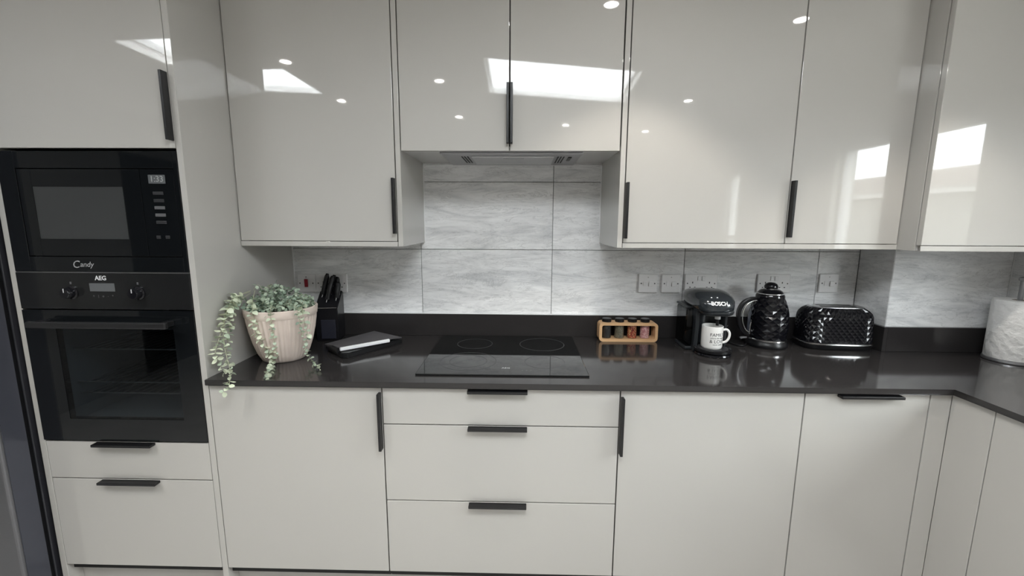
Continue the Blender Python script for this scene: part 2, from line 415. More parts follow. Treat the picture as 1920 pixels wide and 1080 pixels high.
# ------------------------------------------------------------------ cabinets
HT, HP = .009, .025           # handle bar thickness and projection
def handle_v(door, xe, side, yf, z0, z1):
    """bar on a vertical door edge; side=-1: bar lies left of xe"""
    x0, x1 = (xe-HT, xe) if side < 0 else (xe, xe+HT)
    return box('handle', BLACK, door, x0, x1, yf-HP, yf-.0002, z0, z1, .0012)
def handle_h(door, xa, xb, yf, ztop):
    return box('handle', BLACK, door, xa, xb, yf-HP, yf-.0002, ztop-HT, ztop, .0012)
G = .0020                     # half gap
def front(name, parent, x0, x1, z0, z1, yf, th=.019):
    return box(name, DOOR, parent, x0+G, x1-G, yf, yf+th, z0+G, z1-G, .0012, 2)

def carcass(parent, x0, x1, yb, yf, z0, z1, bottom=True):
    """hollow carcass: two sides, back, bottom and a board behind the fronts, coloured dark as gap shade"""
    boxes('carcass', SHADOWGAP, parent, [(x0+.001, x0+.018, yf, yb, z0, z1), (x1-.018, x1-.001, yf, yb, z0, z1), (x0+.018, x1-.018, yb-.01, yb, z0, z1), (x0+.018, x1-.018, yf, yb, z0, z0+.017), (x0+.018, x1-.018, yf, yb, z1-.017, z1), (x0+.018, x1-.018, yf, yf+.01, z0+.02, z1-.02)])

# tall oven housing
XTL, XTL0 = -1.6319, -1.6536
ZOV, ZDR, ZMW, ZTD = .6686, .5262, 1.2604, 1.6517
def tall():
    t = thing('oven_housing_cabinet', 'tall light grey gloss cabinet housing the black microwave and oven', 'cabinet', (-1.34, -.3, 0))
    box('side_panel', DOOR, t, XT1-.0195, XT1, YB, -.001, 0, ZTOP, .001)
    box('side_panel', DOOR, t, XTL0, XTL, YB, -.001, 0, ZTOP, .001)
    boxes('carcass', SHADOWGAP, t, [(XTL+.0005, XT1-.02, -.02, -.002, .15, ZTOP), (XTL+.0005, XT1-.02, YB+.022, -.02, ZTD+.002, ZTD+.02), (XTL+.0005, XT1-.02, YB+.022, -.02, ZOV-.02, ZOV-.001),
        (XTL+.0005, XT1-.02, YB+.022, -.02, .15, .168), (XTL+.0005, XT1-.02, YB+.022, YB+.03, .16, ZOV-.02), (XTL+.0005, XT1-.02, YB+.022, YB+.03, ZTD+.02, ZTOP)])
    dr = front('door', t, XTL, XT1-.0195, ZTD, ZTOP, YB)
    handle_v(dr, XT1-.0195-G, -1, YB, 1.675, 1.876)
    d1 = front('drawer', t, XTL, XT1-.0195, ZDR, ZOV, YB); handle_h(d1, -1.447, -1.240, YB, ZOV-G)
    d2 = front('drawer', t, XTL, XT1-.0195, ZD0, ZDR, YB); handle_h(d2, -1.447, -1.240, YB, ZDR-G)
    box('plinth', DOOR, t, XTL+.0005, XT1-.020, YB+.05, YB+.066, 0, .148)
tall()

def base_units():
    t = thing('base_cabinet', 'light grey single-door base cabinet under the potted plant', 'cabinet', (-.735, -.3, 0))
    carcass(t, XD[0], XD[1], -.02, YB+.021, .15, .8822)
    d = front('door', t, XD[0]+.001, XD[1], ZD0, ZD1, YB); handle_v(d, XD[1]-G, -1, YB, .659, .862)
    t = thing('drawer_cabinet', 'light grey base cabinet with three wide drawers under the hob', 'cabinet', (-.038, -.3, 0))
    carcass(t, XD[1], XD[2], -.02, YB+.021, .15, .8822)
    for z0, z1 in ((.747, ZD1), (.463, .747), (ZD0, .463)):
        d = front('drawer', t, XD[1], XD[2], z0, z1, YB); handle_h(d, -.148, .052, YB, z1-G)
    t = thing('base_cabinet', 'light grey single-door base cabinet between the drawers and the bin-width door', 'cabinet', (.665, -.3, 0))
    carcass(t, XD[2], XD[3], -.02, YB+.021, .15, .8822)
    d = front('door', t, XD[2], XD[3], ZD0, ZD1, YB); handle_v(d, XD[2]+G, 1, YB, .654, .857)
    t = thing('base_cabinet', 'narrow light grey base cabinet with bar handle along its top edge, under the toaster', 'cabinet', (1.17, -.3, 0))
    carcass(t, XD[3], XD[4], -.02, YB+.021, .15, .8822)
    d = front('door', t, XD[3], XD[4], ZD0, ZD1, YB); handle_h(d, 1.072, 1.272, YB, ZD1-G)
    # corner post and the cabinets on the return run (fronts face left)
    XC = XD[5]
    box('corner_post', DOOR, None, XD[4]+G, XC, YB, YB+.019, ZD0-.03, ZD1, .001)
    tag(bpy.data.objects['corner_post'], 'narrow light grey filler strip in the inside corner of base cabinets', 'filler panel')
    p = box('corner_filler', DOOR, None, XC, XC+.019, -.7235, YB-.0005, ZD0-.03, ZD1, .001)
    tag(p, 'wider grey filler panel on the return run beside inside corner', 'filler panel')
    t = thing('base_cabinet', 'grey base cabinet on the return run under the paper roll worktop', 'cabinet', (1.75, -1.03, 0))
    o = [(XC+.021, XR-.002, -1.325, -1.308, .15, .8822), (XC+.021, XR-.002, -.744, -.727, .15, .8822), (XC+.021, XC+.03, -1.308, -.744, .17, .86)]
    boxes('carcass', SHADOWGAP, t, o)
    box('door', DOOR, t, XC, XC+.019, -1.324, -.7265, ZD0, ZD1, .0012)
    t = thing('base_cabinet', 'grey base cabinet on the return run under the window', 'cabinet', (1.75, -1.63, 0))
    boxes('carcass', SHADOWGAP, t, [(XC+.021, XR-.002, -1.925, -1.908, .15, .8822), (XC+.021, XR-.002, -1.344, -1.327, .15, .8822), (XC+.021, XC+.03, -1.908, -1.344, .17, .86)])
    box('door', DOOR, t, XC, XC+.019, -1.924, -1.3265, ZD0, ZD1, .0012)
    pl = thing('plinth', 'light grey plinth board along the bottom of the base cabinets', 'plinth', (.2, YB+.05, 0))
    box('board', DOOR, pl, XD[0]+.001, XD[5]+.05, YB+.05, YB+.066, 0, .149); box('board', DOOR, pl, XD[5]+.05, XD[5]+.066, -1.925, YB+.049, 0, .149)
base_units()

# worktop: L shape, upstands
def worktop():
    xc = XD[5]-.0125
    o = poly_prism('worktop', WORKTOP, None, [(XT1+.0005, YWT), (xc, YWT), (xc, -1.95), (XR-.001, -1.95), (XR-.001, YS-.0005), (XS-.0005, YS-.0005), (XS-.0005, -.0005), (XT1+.0005, -.0005)], ZWT-.0198, ZWT, .0016)
    tag(o, 'polished dark grey quartz worktop running over all base cabinets and round the corner', 'worktop')
    for lab, q in (('long dark quartz upstand strip below the streaked tiles behind the hob', (XT1+.001, XS-.017, -.0165, -.0005)),
                   ('short dark quartz upstand strip on the side of the boxed corner, beside the toaster', (XS-.0165, XS-.0005, YS-.0165, -.0005)),
                   ('dark quartz upstand strip on the boxed corner behind the paper roll', (XS-.0003, XR-.0170, YS-.0165, -.0005+YS)),
                   ('dark quartz upstand strip along the window wall beside the paper roll', (XR-.0165, XR-.0005, -1.95, YS-.0170))):
        o = box('worktop_upstand', WORKTOP, None, *q, ZWT+.0002, ZUP, .001); tag(o, lab, 'upstand')
worktop()

# wall cabinets
def wall_units():
    PB = .018
    zd = ZWB+PB+.002
    def cab(name, label, x0, x1, lpanel, rpanel, hx, hside, hz, bx0=None, bx1=None):
        t = thing(name, label, 'cabinet', ((x0+x1)/2, -.18, ZWB))
        boxes('carcass', SHADOWGAP, t, [(x0+.001, x1-.001, YW+.021, YW+.03, zd, ZTOP), (x0+.001, x1-.001, -.02, -.0105, zd, ZTOP)])
        box('bottom_panel', DOOR, t, x0 if bx0 is None else bx0, x1 if bx1 is None else bx1, YW, -.0005, ZWB, ZWB+PB, .0008)
        for a, b in (lpanel, rpanel):
            box('side_panel', DOOR, t, a, b, YW+(.0 if b-a > .0175 else .021), -.0005, ZWB+PB*(0 if b-a > .0175 else 1)+.0002, ZTOP, .0008)
        d = front('door', t, x0, x1, zd-G, ZTOP, YW); handle_v(d, hx, hside, YW, *hz)
        return t
    cab('wall_cabinet', 'single-door gloss wall cabinet beside the tall oven housing', XW0, XW1, (XW0+.001, XW0+.017), (XW1+.002, XW1+.020), XW1-G, -1, (1.386, 1.587))
    cab('wall_cabinet', 'single-door gloss wall cabinet above the coffee machine and spice rack', XW2, XW3, (XW2-.020, XW2-.002), (XW3-.0175, XW3-.001), XW2+G, 1, (1.373, 1.574))
    cab('wall_cabinet', 'narrow single-door gloss wall cabinet above the kettle and toaster', XW3, XW4, (XW3+.001, XW3+.017), (XW4-.018, XW4-.001), XW3+G, 1, (1.380, 1.581))
    # hood cabinet
    t = thing('hood_cabinet', 'short two-door gloss wall cabinet over the extractor hood', 'cabinet', (-.017, -.18, ZHB))
    box('bottom_panel', CARC, t, -.4140, .3820, YW+.021, -.0005, ZHB+.006, ZHB+.020)
    boxes('carcass', SHADOWGAP, t, [(-.4140, .3820, YW+.021, YW+.03, ZHB+.02, ZTOP)])
    xm = -.0175
    d = front('door', t, XH0-.0005, xm, ZHB, ZTOP, YW); handle_v(d, xm-G, -1, YW, 1.708, 1.911)
    d = front('door', t, xm, XH1+.0005, ZHB, ZTOP, YW); handle_v(d, xm+G, 1, YW, 1.708, 1.911)
    # corner cabinet on the boxed wall
    zr = ZWB
    t = thing('wall_cabinet', 'gloss wall cabinet above the paper roll, stepped forward in the corner', 'cabinet', (1.72, -.3, zr))
    boxes('carcass', SHADOWGAP, t, [(XW4+.019, XR-.013, YR+.021, YR+.03, zd, ZTOP)])
    box('side_panel', DOOR, t, XW4+.0005, XW4+.0185, YR+.0225, -.0005, zr, ZTOP, .0008)
    box('bottom_panel', DOOR, t, XW4+.0187, XR-.0125, YR+.003, YS-.0005, zr, zr+PB, .0008)
    front('door', t, XW4-.001, XR-.011, zd-G, ZTOP, YR)
    p = box('pelmet', DOOR, t, XW4+.0005, XR-.0125, YR, YR+.0028, zr, zr+PB, .0005)
wall_units()

# ------------------------------------------------------------------ extractor hood
def hood():
    t = thing('extractor_hood', 'built-in grey metal extractor hood under the short two-door cabinet', 'extractor hood', (-.012, -.17, ZHB))
    hm = M('grey_hood_metal', (.36, .36, .37), .35, .6); hl = M('pale_hood_panel', (.50, .50, .51), .3, .5)
    box('hood_plate', hm, t, -.277, .253, -.325, -.012, ZHB-.004, ZHB+.0055, .002)
    p = box('filter_panel', hl, t, -.165, .150, -.275, -.085, ZHB-.0085, ZHB-.004, .0015)
    box('lever', hm, p, -.045, .035, -.255, -.24, ZHB-.0105, ZHB-.0085, .001)
    box('pale_bar', M('pale_hood_bar', (.85, .85, .85), .3), p, -.165, .150, -.092, -.084, ZHB-.0095, ZHB-.0087)  # narrow pale bar along the rear of the filter panel
    for sx in (-1, 1):
        for k in range(3):
            x = -.0075+sx*(.166+.008+k*.011); box('slot', SHADOWGAP, t, x-.0025, x+.0025, -.265, -.095, ZHB-.0052, ZHB-.0038)
    box('switch', BLKPLASTIC, t, .205, .219, -.255, -.17, ZHB-.0075, ZHB-.004, .001)
hood()

# ------------------------------------------------------------------ microwave
SILVER = M('silver_print', (.62, .62, .63), .4)
DIMPRINT = M('dim_grey_print', (.10, .10, .105), .5)
GREYDISP = M('grey_lcd', (.11, .115, .12), .15)
def microwave():
    t = thing('microwave', 'black built-in microwave set above the oven', 'microwave', (-1.34, YB, ZMW))
    x0, x1, z0, z1, y = XTL+.001, XT1-.0205, ZMW+.003, 1.644, YB-.003
    boxes('frame', BLKGLASS, t, [(x0, -1.576, y, y+.02, z0, z1), (-1.066, x1, y, y+.02, z0, z1), (-1.576, -1.066, y, y+.02, 1.592, z1), (-1.576, -1.066, y, y+.02, z0, 1.312)], .001)
    boxes('cavity', SHADOWGAP, t, [(x0+.005, x1-.005, YB+.03, -.05, z0+.005, z1-.005)])
    d = boxes('door', BLKGLASS, t, [(-1.573, -1.530, y+.001, y+.02, 1.315, 1.589), (-1.237, -1.178, y+.001, y+.02, 1.315, 1.589), (-1.530, -1.237, y+.001, y+.02, 1.535, 1.589), (-1.530, -1.237, y+.001, y+.02, 1.315, 1.370)], .0006)
    box('window', M('smoked_mesh_window', (.045, .047, .048), .06), d, -1.530, -1.237, y+.003, y+.012, 1.370, 1.535)
    c = box('control_panel', BLKGLASS, t, -1.176, -1.068, y+.001, y+.02, 1.315, 1.589, .0006)
    box('display', GREYDISP, c, -1.150, -1.096, y+.0004, y+.001, 1.545, 1.572)
    lettering('digits', '1:33', .026, M('lcd_digit', (.30, .31, .31), .4), c, (-1.123, y+.0001, 1.5585))
    for k, z in enumerate((1.515, 1.492, 1.470, 1.447, 1.424)):
        box('button', DIMPRINT if k in (2, 3) else M('dark_button', (.03, .03, .033), .3), c, -1.140, -1.106, y-.001, y+.001, z-.005, z+.005, .0012)
    for x in (-1.138, -1.108): box('button', M('dark_button', (.03, .03, .033), .3), c, x-.007, x+.007, y-.001, y+.001, 1.372, 1.382, .001)
    lettering('wordmark', 'andy', .024, M('dull_silver_print', (.32, .32, .33), .4), t, (-1.388, y-.0004, 1.2870), shear=.25)
    lettering('wordmark', 'C', .034, MATS['dull_silver_print'], t, (-1.424, y-.0004, 1.2865), shear=.2)

microwave()

# ------------------------------------------------------------------ oven
def oven():
    t = thing('oven', 'black built-in single oven below the microwave', 'oven', (-1.34, YB, ZOV))
    x0, x1, y = XTL+.001, XT1-.0205, YB-.004
    c = box('control_panel', M('black_oven_fascia', (.012, .0125, .013), .18), t, x0, x1, y, y+.022, 1.139, ZMW-.001, .0012)
    box('top_trim', M('oven_edge_trim', (.25, .25, .25), .3, .8), t, x0+.002, x1-.002, y-.001, y+.02, ZMW-.0009, ZMW+.0022)
    box('display', GREYDISP, c, -1.388, -1.304, y-.0006, y+.001, 1.199, 1.226)
    lettering('wordmark', 'AEG', .020, SILVER, c, (-1.347, y-.0004, 1.2425), bold=.0004)
    for k, ch in enumerate('+|o-*'): lettering('symbol', ch, .011, DIMPRINT, c, (-1.378+.016*k, y-.0004, 1.183))
    for x in (-1.450, -1.226):
        k = thing('knob_root', '', '') if False else None
        kn = link('knob', finish(lathe([(.022, 0), (.022, .004), (.018, .006), (.0165, .024), (.015, .026), (0, .026)], 32), 'knob', True, 35), BLKGLOSS, t, Vector((x, y, 1.194))-wl(t), (PI/2, 0, 0))
        bm = bmesh.new(); bm_box(bm, -.0012, .0012, .004, .0165, .0255, .0266); link('pointer', finish(bm, 'pointer'), SILVER, kn)
        box('dial_mark', DIMPRINT, c, x-.003, x+.003, y-.0005, y+.001, 1.222, 1.230)
    zt, zb = 1.135, ZOV+.004
    wx0, wx1, wz0, wz1 = -1.525, -1.125, .752, 1.072
    d = boxes('door', BLKGLASS, t, [(x0, wx0, y, y+.02, zb, zt), (wx1, x1, y, y+.02, zb, zt), (wx0, wx1, y, y+.02, wz1, zt), (wx0, wx1, y, y+.02, zb, wz0)])
    box('window_pane', clear_mat('smoked_oven_glass', (.55, .58, .60)), d, wx0, wx1, y+.001, y+.005, wz0, wz1)
    h = box('handle', M('black_oven_handle', (.016, .016, .017), .28), d, -1.568, -1.108, y-.052, y-.036, 1.084, 1.106, .005, 3)
    for x in (-1.545, -1.131): box('handle_mount', BLKPLASTIC, h, x-.012, x+.012, y-.038, y, 1.087, 1.103, .002)
    enam = M('grey_oven_enamel', (.20, .21, .22), .3)
    boxes('cavity', enam, t, [(wx0-.02, wx0-.012, y+.03, -.10, wz0-.02, wz1+.02), (wx1+.012, wx1+.02, y+.03, -.10, wz0-.02, wz1+.02), (wx0-.02, wx1+.02, -.11, -.10, wz0-.02, wz1+.02), (wx0-.02, wx1+.02, y+.03, -.10, wz0-.028, wz0-.02), (wx0-.02, wx1+.02, y+.03, -.10, wz1+.02, wz1+.028)])
    for z in (.985, .865, .825):
        lst = [(wx0-.008, wx1+.008, yy, yy+.004, z, z+.004) for yy in (y+.05, -.16)] + [(xx, xx+.003, y+.05, -.16, z, z+.003) for xx in [wx0+.02+.03*k for k in range(13)]]
        boxes('rack', STEEL, t, lst)
oven()

# ------------------------------------------------------------------ fridge beside the tall housing
def fridge():
    t = thing('fridge_freezer', 'dark grey metallic fridge freezer standing beside the tall oven housing', 'fridge', (-2.12, -.35, 0))
    body = M('dark_fridge_body', (.030, .030, .036), .4); dm = M('dark_metallic_fridge_door', (.17, .17, .18), .36, .75, noise=(50, .05, (1, 1, 12)))
    sd = M('fridge_side_blue_reflection', (.075, .078, .098), .3, .3)
    xr = -1.668
    box('body', body, t, xr-.90, xr-.006, -.600, -.03, .02, 1.80, .004)
    box('seal', BLKPLASTIC, t, xr-.89, xr-.008, -.613, -.6005, .05, 1.79)
    for a, b in ((xr-.90, xr-.452), (xr-.448, xr)):
        d = box('door', dm, t, a, b, -.697, -.614, .05, 1.80, .010, 4)
        hx = b-.035 if b < xr-.1 else a+.035
        tube('handle', STEEL, d, [Vector((hx, -.735, .70))-wl(d), Vector((hx, -.735, 1.45))-wl(d)], .009, 12)
        for z in (.74, 1.41): tube('handle_mount', STEEL, d, [Vector((hx, -.73, z))-wl(d), Vector((hx, -.695, z))-wl(d)], .006, 8)
    box('door_side_tint', sd, t, xr-.0002, xr+.0022, -.684, -.620, .06, 1.79)  # thin skin on the door side, blue reflection put into its colour
    for x in (xr-.85, xr-.05): box('foot', BLKPLASTIC, t, x-.02, x+.02, -.56, -.52, 0, .02)
fridge()

# ------------------------------------------------------------------ hob
def hob():
    t = thing('hob', 'black glass hob set into the worktop over the drawers', 'hob', (-.036, -.285, ZWT))
    hx0, hx1, hy0, hy1 = -.338, .266, -.545, -.028
    hg = M('black_hob_glass', (.009, .0095, .010), .04)
    box('glass_plate', hg, t, hx0, hx1, hy0, hy1, ZWT+.0002, ZWT+.0058, .0022, 2)
    ring = M('hob_ring_print', (.05, .052, .055), .25)
    def circle(x, y, r, w=.0016):
        pr = [(r-w, 0), (r-w, .0004), (r+w, .0004), (r+w, 0)]
        link('cooking_zone', finish(lathe(pr, 64, False), 'cooking_zone'), ring, t, Vector((x, y, ZWT+.0057))-wl(t))
    circle(-.17, -.40, .105); circle(-.17, -.40, .07); circle(.12, -.40, .075); circle(-.17, -.165, .075); circle(.12, -.165, .095)
    lettering('wordmark', 'AEG', .016, SILVER, t, (-.025, -.475, ZWT+.0062), 'up', extrude=.0001)
    for x in (.035, .05, .065): lettering('control_mark', '+', .010, M('hob_mark', (.25, .25, .26), .4), t, (x, -.50, ZWT+.0062), 'up', extrude=.0001)
hob()

# ------------------------------------------------------------------ sockets and switches
def plate(t, w, h):
    bm = bmesh.new(); bm_box(bm, -w/2, w/2, -.009, 0, -h/2, h/2, .0035, 3)
    return link('plate', finish(bm, 'plate'), WHITEP, t)
HOLE = M('socket_hole', (.02, .02, .02), .6)
def lb(name, mat, t, x0, x1, y0, y1, z0, z1, bev=0.):
    bm = bmesh.new(); bm_box(bm, x0, x1, y0, y1, z0, z1, bev); return link(name, finish(bm, name), mat, t)
def screws(t, w):
    for x in (-w/2+.0125, w/2-.0125): cyl('screw', HOLE, t, (x, -.0088, 0), .0028, .0006, 12, 'y')
def double_socket(label, x, z):
    t = thing('double_socket', label, 'socket', (x, -.0002, z)); plate(t, .148, .086); screws(t, .148)
    for s in (-1, 1):
        lb('rocker', WHITEP, t, s*.0095-.0075, s*.0095+.0075, -.0125, -.0085, .013, .034, .0015)
        for (dx, dz, w, h) in ((0, .004, .002, .004), (-.011, -.018, .0032, .002), (.011, -.018, .0032, .002)):
            lb('pin_hole', HOLE, t, s*.038+dx-w, s*.038+dx+w, -.0094, -.0088, dz-h, dz+h)
    return t
def fused_switch(label, x, z, red=False):
    t = thing('wall_switch', label, 'switch', (x, -.0002, z)); plate(t, .086, .086); screws(t, .086)
    if red:
        lb('rocker', M('red_switch_plastic', hexc(150, 20, 40), .3), t, -.008, .008, -.0135, -.0085, -.018, .019, .0015)
    else:
        lb('rocker', WHITEP, t, .003, .021, -.0135, -.0085, -.013, .010, .0015)
        lb('fuse_door', WHITEP, t, -.021, -.008, -.0105, -.0085, -.011, .011, .0008)
        lb('rocker_gap', HOLE, t, .0018, .0030, -.0092, -.0088, -.013, .002)
    cyl('indicator', HOLE if red else M('indicator_neon', (.35, .33, .32), .4), t, (0, -.0086, .029), .0024, .0008, 10, 'y')
    return t
fused_switch('white cooker switch with red rocker behind the potted plant', -.972, 1.1455, True)
double_socket('white double socket on tiles behind the knife block', -.8545, 1.146)
fused_switch('white square fused switch on tiles beyond the spice rack, further from the coffee machine', .609, 1.156)
fused_switch('white square fused switch on tiles next to the double socket behind the coffee machine', .714, 1.156)
double_socket('white double socket on tiles above the coffee machine', .8495, 1.158)
double_socket('white double socket on tiles behind the kettle', 1.1775, 1.160)
fused_switch('white square fused switch on tiles above the toaster', 1.4245, 1.163)

# ------------------------------------------------------------------ potted plant
POT = Vector((-.895, -.362, ZWT))
def potted_plant():
    t = thing('potted_plant', 'trailing pale green eucalyptus in ribbed cream pot beside oven housing', 'plant', POT)
    potm = M('cream_pink_ribbed_ceramic', hexc(226, 210, 199), .55, noise=(25, .08, (1, 1, 1)))
    H = .205; prof = [(0, 0), (.072, 0), (.078, .004), (.090, .03), (.103, .07), (.113, .115), (.1195, .155), (.123, .172)]
    nr = 44
    def flute(a, z): return 1.0 + (.017*math.cos(nr*a) if .008 < z < .168 else 0)
    bm = lathe(prof, nr*6, False, flute)
    link('pot', finish(bm, 'pot', True, 60), potm, t)
    rim = lathe([(.123, .172), (.1255, .175), (.1275, .19), (.1285, .203), (.127, H), (.121, H), (.119, .19), (.117, .165), (0, .163)], 72, False)
    link('rim', finish(rim, 'rim', True, 40), potm, bpy.data.objects['pot'])
    soil = lathe([(.1185, .178), (.08, .186), (0, .192)], 40, False)
    link('soil', finish(soil, 'soil', True), M('dark_moss', (.03, .035, .025), .9, noise=(60, .5, (1, 1, 1))), t)
    leafm = []
    for i, c in enumerate(((178, 192, 170), (202, 211, 186), (156, 173, 152), (222, 228, 204), (134, 152, 134))):
        leafm.append(M('eucalyptus_leaf_%s' % ('sage', 'pale', 'green', 'cream', 'deep')[i], hexc(*c), .5, noise=(80, .12, (1, 1, 1))))
    stemm = M('pale_stem', hexc(176, 178, 150), .6)
    def leaf_mesh(L, w, cup, mat):
        bm = bmesh.new(); n = 5; rows_ = []
        for i in range(n+1):
            u = i/n; hw = w/2*math.sin(PI*min(1, .08+u*.92))**.6 if i < n else 0
            z = cup*(math.sin(PI*u))*L
            if i in (0, n): rows_.append([bm.verts.new((u*L, 0, z))])
            else: rows_.append([bm.verts.new((u*L, -hw, z+.10*hw)), bm.verts.new((u*L, 0, z-.06*hw)), bm.verts.new((u*L, hw, z+.10*hw))])
        for a, b in zip(rows_, rows_[1:]):
            if len(a) == 1: bm.faces.new((a[0], b[1], b[0])); bm.faces.new((a[0], b[2], b[1]))
            elif len(b) == 1: bm.faces.new((a[0], a[1], b[0])); bm.faces.new((a[1], a[2], b[0]))
            else: bm.faces.new((a[0], a[1], b[1], b[0])); bm.faces.new((a[1], a[2], b[2], b[1]))
        me = bpy.data.meshes.new('leaf'); bm.to_mesh(me); bm.free(); me.materials.append(mat)
        for p in me.polygons: p.use_smooth = True
        return me
    meshes = [leaf_mesh(.019, .0155, .12, leafm[0]), leaf_mesh(.021, .016, .18, leafm[1]), leaf_mesh(.017, .013, .1, leafm[2]), leaf_mesh(.020, .017, -.1, leafm[3]), leaf_mesh(.018, .013, .2, leafm[4])]
    rnd = random.Random(3)
    def leaf_at(stem, p, tdir, az, size, kinds):
        me = meshes[rnd.choice(kinds)]
        o = bpy.data.objects.new('leaf', me); COL.objects.link(o); o.parent = stem
        side = tdir.cross(Vector((0, 0, 1)) if abs(tdir.z) < .9 else Vector((1, 0, 0))).normalized()
        b = tdir.cross(side).normalized()
        out = side*math.cos(az)+b*math.sin(az)
        x = (out + tdir*rnd.uniform(.1, .55) + Vector((rnd.uniform(-.25, .25) for _ in range(3)))).normalized()
        z = (tdir*-1 + Vector((0, -.5, .5)) + Vector((rnd.uniform(-.6, .6) for _ in range(3))))
        y = z.cross(x).normalized(); z = x.cross(y)
        o.matrix_local = Matrix(((x.x, y.x, z.x, p.x), (x.y, y.y, z.y, p.y), (x.z, y.z, z.z, p.z), (0, 0, 0, 1))) @ Matrix.Scale(size, 4)
    def strand(pts, step, size, kinds, r=.0011, start=0., dense=False):
        path = [p-POT for p in smooth_path(pts, 7)]
        st = tube('stem', stemm, t, path, [r*(1-.5*i/len(path)) for i in range(len(path))], 5)
        acc = 0; az = rnd.uniform(0, 6)
        for i in range(1, len(path)):
            acc += (path[i]-path[i-1]).length
            if acc > step and i/len(path) > start:
                acc = 0; td = (path[i]-path[i-1]).normalized(); az += PI/2+rnd.uniform(-.3, .3)
                sz = size*(1.1-.45*i/len(path))
                leaf_at(st, path[i], td, az, sz*rnd.uniform(.8, 1.2), kinds); leaf_at(st, path[i], td, az+PI, sz*rnd.uniform(.8, 1.2), kinds)
                if dense: leaf_at(st, path[i], td, az+PI/2, sz*rnd.uniform(.7, 1.1), kinds)
        return st
    V = Vector
    STR = STRANDS
    for pts, step, size, kinds in STR: strand(pts, step*.86, size*1.15, kinds, start=.10)
    # mound of short sprigs over the rim
    for k in range(6):
        a = 2*PI*k/6+rnd.uniform(-.15, .15); rr = rnd.uniform(.02, .06); ro = rnd.uniform(.085, .125)
        lift = .052 + .045*max(0, math.cos(a-2.6)) + rnd.uniform(-.008, .012)
        p0 = POT+V((rr*math.cos(a), rr*math.sin(a), .186)); p2 = POT+V((ro*math.cos(a+.3), ro*math.sin(a+.3), .192+lift*.75)); p1 = (p0+p2)/2+V((0, 0, lift*.6))
        strand([p0, p1, p2], .034, 1.1, (0, 1, 2, 2, 3, 4), start=.0)
    # the countless small leaves filling the mound
    vs, fs = [], []
    for k in range(900):
        a = rnd.uniform(0, 2*PI); r = .122*math.sqrt(rnd.random()); h = .075*(1-(r/.135)**2)+.012
        h *= 1+.30*max(0, math.cos(a-2.5))
        p = V((r*math.cos(a), r*math.sin(a), .188+h*rnd.uniform(.1, 1.0)))
        s = rnd.uniform(.011, .019); e = Euler((rnd.uniform(-.9, .9), rnd.uniform(-.9, .9), rnd.uniform(0, 6.3))).to_matrix()
        b0 = len(vs)
        for q in ((0, 0, 0), (.35, -.38, .06), (.8, -.3, .04), (1, 0, 0), (.8, .3, .04), (.35, .38, .06)): vs.append(p+e @ (V(q)*s))
        fs.append(tuple(range(b0, b0+6)))
    me = bpy.data.meshes.new('foliage'); me.from_pydata(vs, [], fs); me.materials.append(leafm[2]); me.materials.append(leafm[0]); me.materials.append(leafm[4])
    for i, p in enumerate(me.polygons): p.material_index = i % 3
    f = link('foliage', me, None, t); f['kind'] = 'stuff'
STRANDS = [
    ([Vector(q) for q in ((-0.985, -0.400, 1.166), (-0.994, -0.470, 1.162), (-0.994, -0.520, 1.125), (-0.994, -0.545, 1.071), (-0.981, -0.570, 1.006), (-0.946, -0.605, 0.947), (-0.923, -0.640, 0.916), (-0.927, -0.648, 0.890), (-0.951, -0.650, 0.870))], 0.014, 1, (0, 1, 1, 3)),
    ([Vector(q) for q in ((-0.984, -0.400, 1.172), (-0.999, -0.470, 1.154), (-1.000, -0.530, 1.090), (-1.000, -0.565, 1.033), (-1.000, -0.590, 0.990), (-0.996, -0.580, 0.953), (-0.962, -0.600, 0.923))], 0.013, 1.1, (1, 3, 3, 0)),
    ([Vector(q) for q in ((-0.985, -0.400, 1.162), (-0.999, -0.480, 1.127), (-0.994, -0.520, 1.049), (-0.991, -0.550, 0.971), (-0.959, -0.575, 0.933))], 0.013, 1, (0, 1, 2)),
    ([Vector(q) for q in ((-0.955, -0.420, 1.176), (-0.924, -0.486, 1.146), (-0.923, -0.494, 1.098), (-0.922, -0.490, 1.046), (-0.907, -0.478, 0.990), (-0.893, -0.466, 0.948), (-0.882, -0.462, 0.914), (-0.860, -0.517, 0.910), (-0.819, -0.612, 0.910))], 0.013, 1, (1, 3, 0, 1)),
    ([Vector(q) for q in ((-0.877, -0.450, 1.136), (-0.857, -0.495, 1.118), (-0.860, -0.492, 1.059), (-0.865, -0.476, 0.996), (-0.869, -0.458, 0.929))], 0.014, 0.8, (0, 2, 1)),
    ([Vector(q) for q in ((-0.774, -0.420, 1.143), (-0.757, -0.470, 1.127), (-0.750, -0.476, 1.080), (-0.749, -0.462, 1.021), (-0.766, -0.448, 0.968), (-0.749, -0.452, 0.929), (-0.685, -0.510, 0.907))], 0.013, 0.9, (0, 2, 1, 1)),
    ([Vector(q) for q in ((-0.819, -0.430, 1.137), (-0.772, -0.480, 1.123), (-0.763, -0.482, 1.071), (-0.765, -0.470, 1.015))], 0.014, 0.8, (0, 2, 4)),
]
potted_plant()

